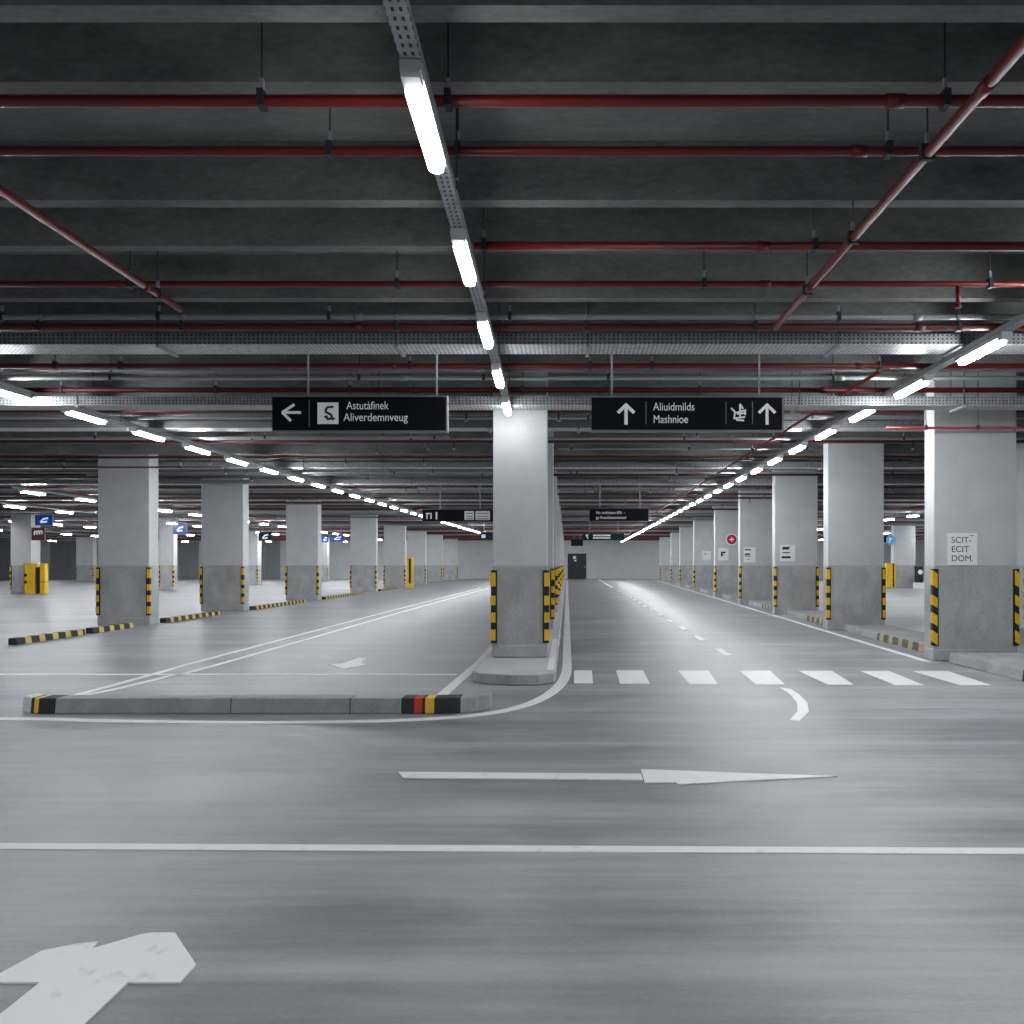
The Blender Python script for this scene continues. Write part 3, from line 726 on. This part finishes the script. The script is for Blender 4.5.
g = MB(); g.stroke((-.08, -.14), (-.08, .14), .06, -.001, M['white']); g.stroke((-.08, .12), (.08, .1), .05, -.002, M['white']); g.stroke((.08, .1), (-.08, 0), .05, -.003, M['white']); g.build('symbol', t)

# ------------------------------------------------------------------ paper notices on the columns
def notice(px0, px1, py0, py1, Y, label, lines=None, small=None):
    x0, x1, z1, z0 = pxh(px0, Y), pxh(px1, Y), CH + (CY - py0) * Y / F, CH + (CY - py1) * Y / F
    t = thing('paper_notice', label, 'notice', ((x0 + x1) / 2, Y - .003, z0)); w, h = x1 - x0, z1 - z0
    MB().box(-w / 2, w / 2, -.008, 0, 0, h, M['sheet']).build('sheet', t)
    if lines:
        for i, s in enumerate(lines):
            link('lettering', text_mesh(s, .135, M['ink'], .0, 'LEFT', 1.0), t, (-w / 2 + .06, -.010, h - .155 - i * .143))
        MB().box(w * .24, w * .38, -.010, -.008, h - .045, h - .035, M['ink']).build('small_print', t)
    if small:
        g = MB()
        for (a, b_, c, d_) in small: g.box(-w / 2 + a * w, -w / 2 + b_ * w, -.012, -.008, h * (1 - d_), h * (1 - c), M['ink'])
        g.build('printed_lines', t)
notice(947, 977, 533, 565, rc[0][1], 'white notice with three lines of black capitals on the column beside the crosswalk', ['SCIT-', 'ECIT', 'DOM.'])
notice(780, 795, 544.8, 561, rc[2][1], 'white notice with three printed lines on the third lane kerb column', None, [(.15, .6, .12, .3), (.15, .65, .45, .52), (.1, .7, .7, .84), (.55, .7, .1, .15)])
notice(743.5, 755.5, 547.3, 562.5, rc[3][1], 'white notice with dark print on the fourth lane kerb column', None, [(.1, .6, .12, .2), (.1, .55, .4, .5), (.1, .6, .55, .6), (.3, .5, .76, .8)])
notice(718.3, 728.5, 548, 560.5, rc[4][1], 'white notice with single dark letter under the round red sign', None, [(.25, .38, .3, .7), (.25, .7, .3, .42), (.25, .55, .5, .58)])
notice(702, 711, 551, 560, rc[5][1], 'faint white notice on the sixth lane kerb column', None, [(.2, .5, .3, .36)])

# ------------------------------------------------------------------ bay furniture
t = thing('steel_guard_box', 'big yellow steel box at the foot of the far bay column', 'guard box', (pxh(33, 43.7), 43.6, 0))
MB().box(-.26, .26, -.2, .1, 0, 1.60, M['yellow']).build('box_body', t, bevel=.02); MB().box(-.34, -.26, -.1, .1, 0, 1.6, M['black']).build('side_strip', t)
MB().box(-.26, -.12, -.21, -.2, .9, 1.05, M['black']).box(-.26, -.12, -.21, -.2, .55, .7, M['black']).build('slot_plates', t)
t = thing('steel_guard_box', 'narrower yellow steel box with dark side panel beside the big yellow box', 'guard box', (pxh(44.5, 43.7), 43.6, 0))
MB().box(-.06, .2, -.2, .1, 0, 1.58, M['yellow']).build('box_body', t, bevel=.02); MB().box(-.26, -.06, -.16, .1, .05, 1.4, M['black']).build('side_panel', t); MB().box(-.065, .205, -.205, .105, .62, .65, M['black']).build('seam_band', t)
t = thing('guard_post', 'tall orange yellow post behind the fifth parking kerb column', 'post', (pxh(410, 55), 55, 0))
MB().box(-.2, .2, -.12, .12, 0, 2.05, M['yellow']).build('post_body', t, bevel=.02); MB().box(-.05, .08, -.13, -.12, .3, 1.9, M['black']).build('dark_strip', t)
t = thing('steel_guard_box', 'yellow steel guard box at the foot of the bay column behind the lane', 'guard box', (pxh(890, 54), 54, 0))
MB().box(-.28, .12, -.15, .15, .1, 1.6, M['yellow']).build('box_body', t, bevel=.02); MB().box(.12, .22, -.12, .12, .1, 1.6, M['black']).box(.22, .34, -.12, .12, .1, 1.6, M['yellow']).build('side_strip', t); MB().box(-.28, .34, -.16, .16, 0, .1, M['kerb']).build('base', t)
t = thing('ticket_machine', 'small dark ticket machine on a white base in the bay behind the lane', 'machine', (pxh(919, 54.2), 54.2, 0))
MB().box(-.3, .3, -.2, .2, 0, .38, M['sheet']).build('base', t); MB().box(-.2, .2, -.15, .15, .38, 1.42, M['black']).build('cabinet', t, bevel=.03); MB().cyl((.02, -.15, 1.05), (.02, -.17, 1.05), .15, M['white'], 18).build('dial', t)

# what is printed on a sign or a notice belongs to its panel or sheet
for t in [o for o in col.objects if o.parent is None and o.name.split('.')[0] in ('direction_sign', 'paper_notice')]:
    face = [c for c in t.children if c.name.split('.')[0] in ('sign_panel', 'sheet')][0]
    for c in list(t.children):
        if c is not face and c.name.split('.')[0] not in ('sign_frame', 'hanger_rod'): c.parent = face
for o in [o for o in col.objects if o.name.split('.')[0] == 'white_panel']:
    for c in list(o.parent.children):
        if c.name.split('.')[0] == 'panel_text': c.name = 'printed_lines'

# ------------------------------------------------------------------ camera, world, view
w = bpy.data.worlds.new('hall'); sc.world = w; w.use_nodes = True
w.node_tree.nodes['Background'].inputs['Color'].default_value = (.5, .52, .55, 1); w.node_tree.nodes['Background'].inputs['Strength'].default_value = .05
cam = bpy.data.cameras.new('camera'); co = bpy.data.objects.new('camera', cam); col.objects.link(co); sc.camera = co
co.location = (0, 0, CH); co.rotation_euler = (math.pi / 2, 0, 0)
cam.sensor_width = 36; cam.lens = F / 1024 * 36; cam.shift_x = -(CX - 512) / 1024; cam.shift_y = (CY - 512) / 1024
cam.clip_start = .05; cam.clip_end = 300
sc.view_settings.view_transform = 'Standard'; sc.view_settings.look = 'None'; sc.view_settings.exposure = -0.05
sc.cycles.use_denoising = True; sc.cycles.max_bounces = 8; sc.cycles.diffuse_bounces = 5; sc.cycles.glossy_bounces = 4
sc.cycles.sample_clamp_indirect = 4.0
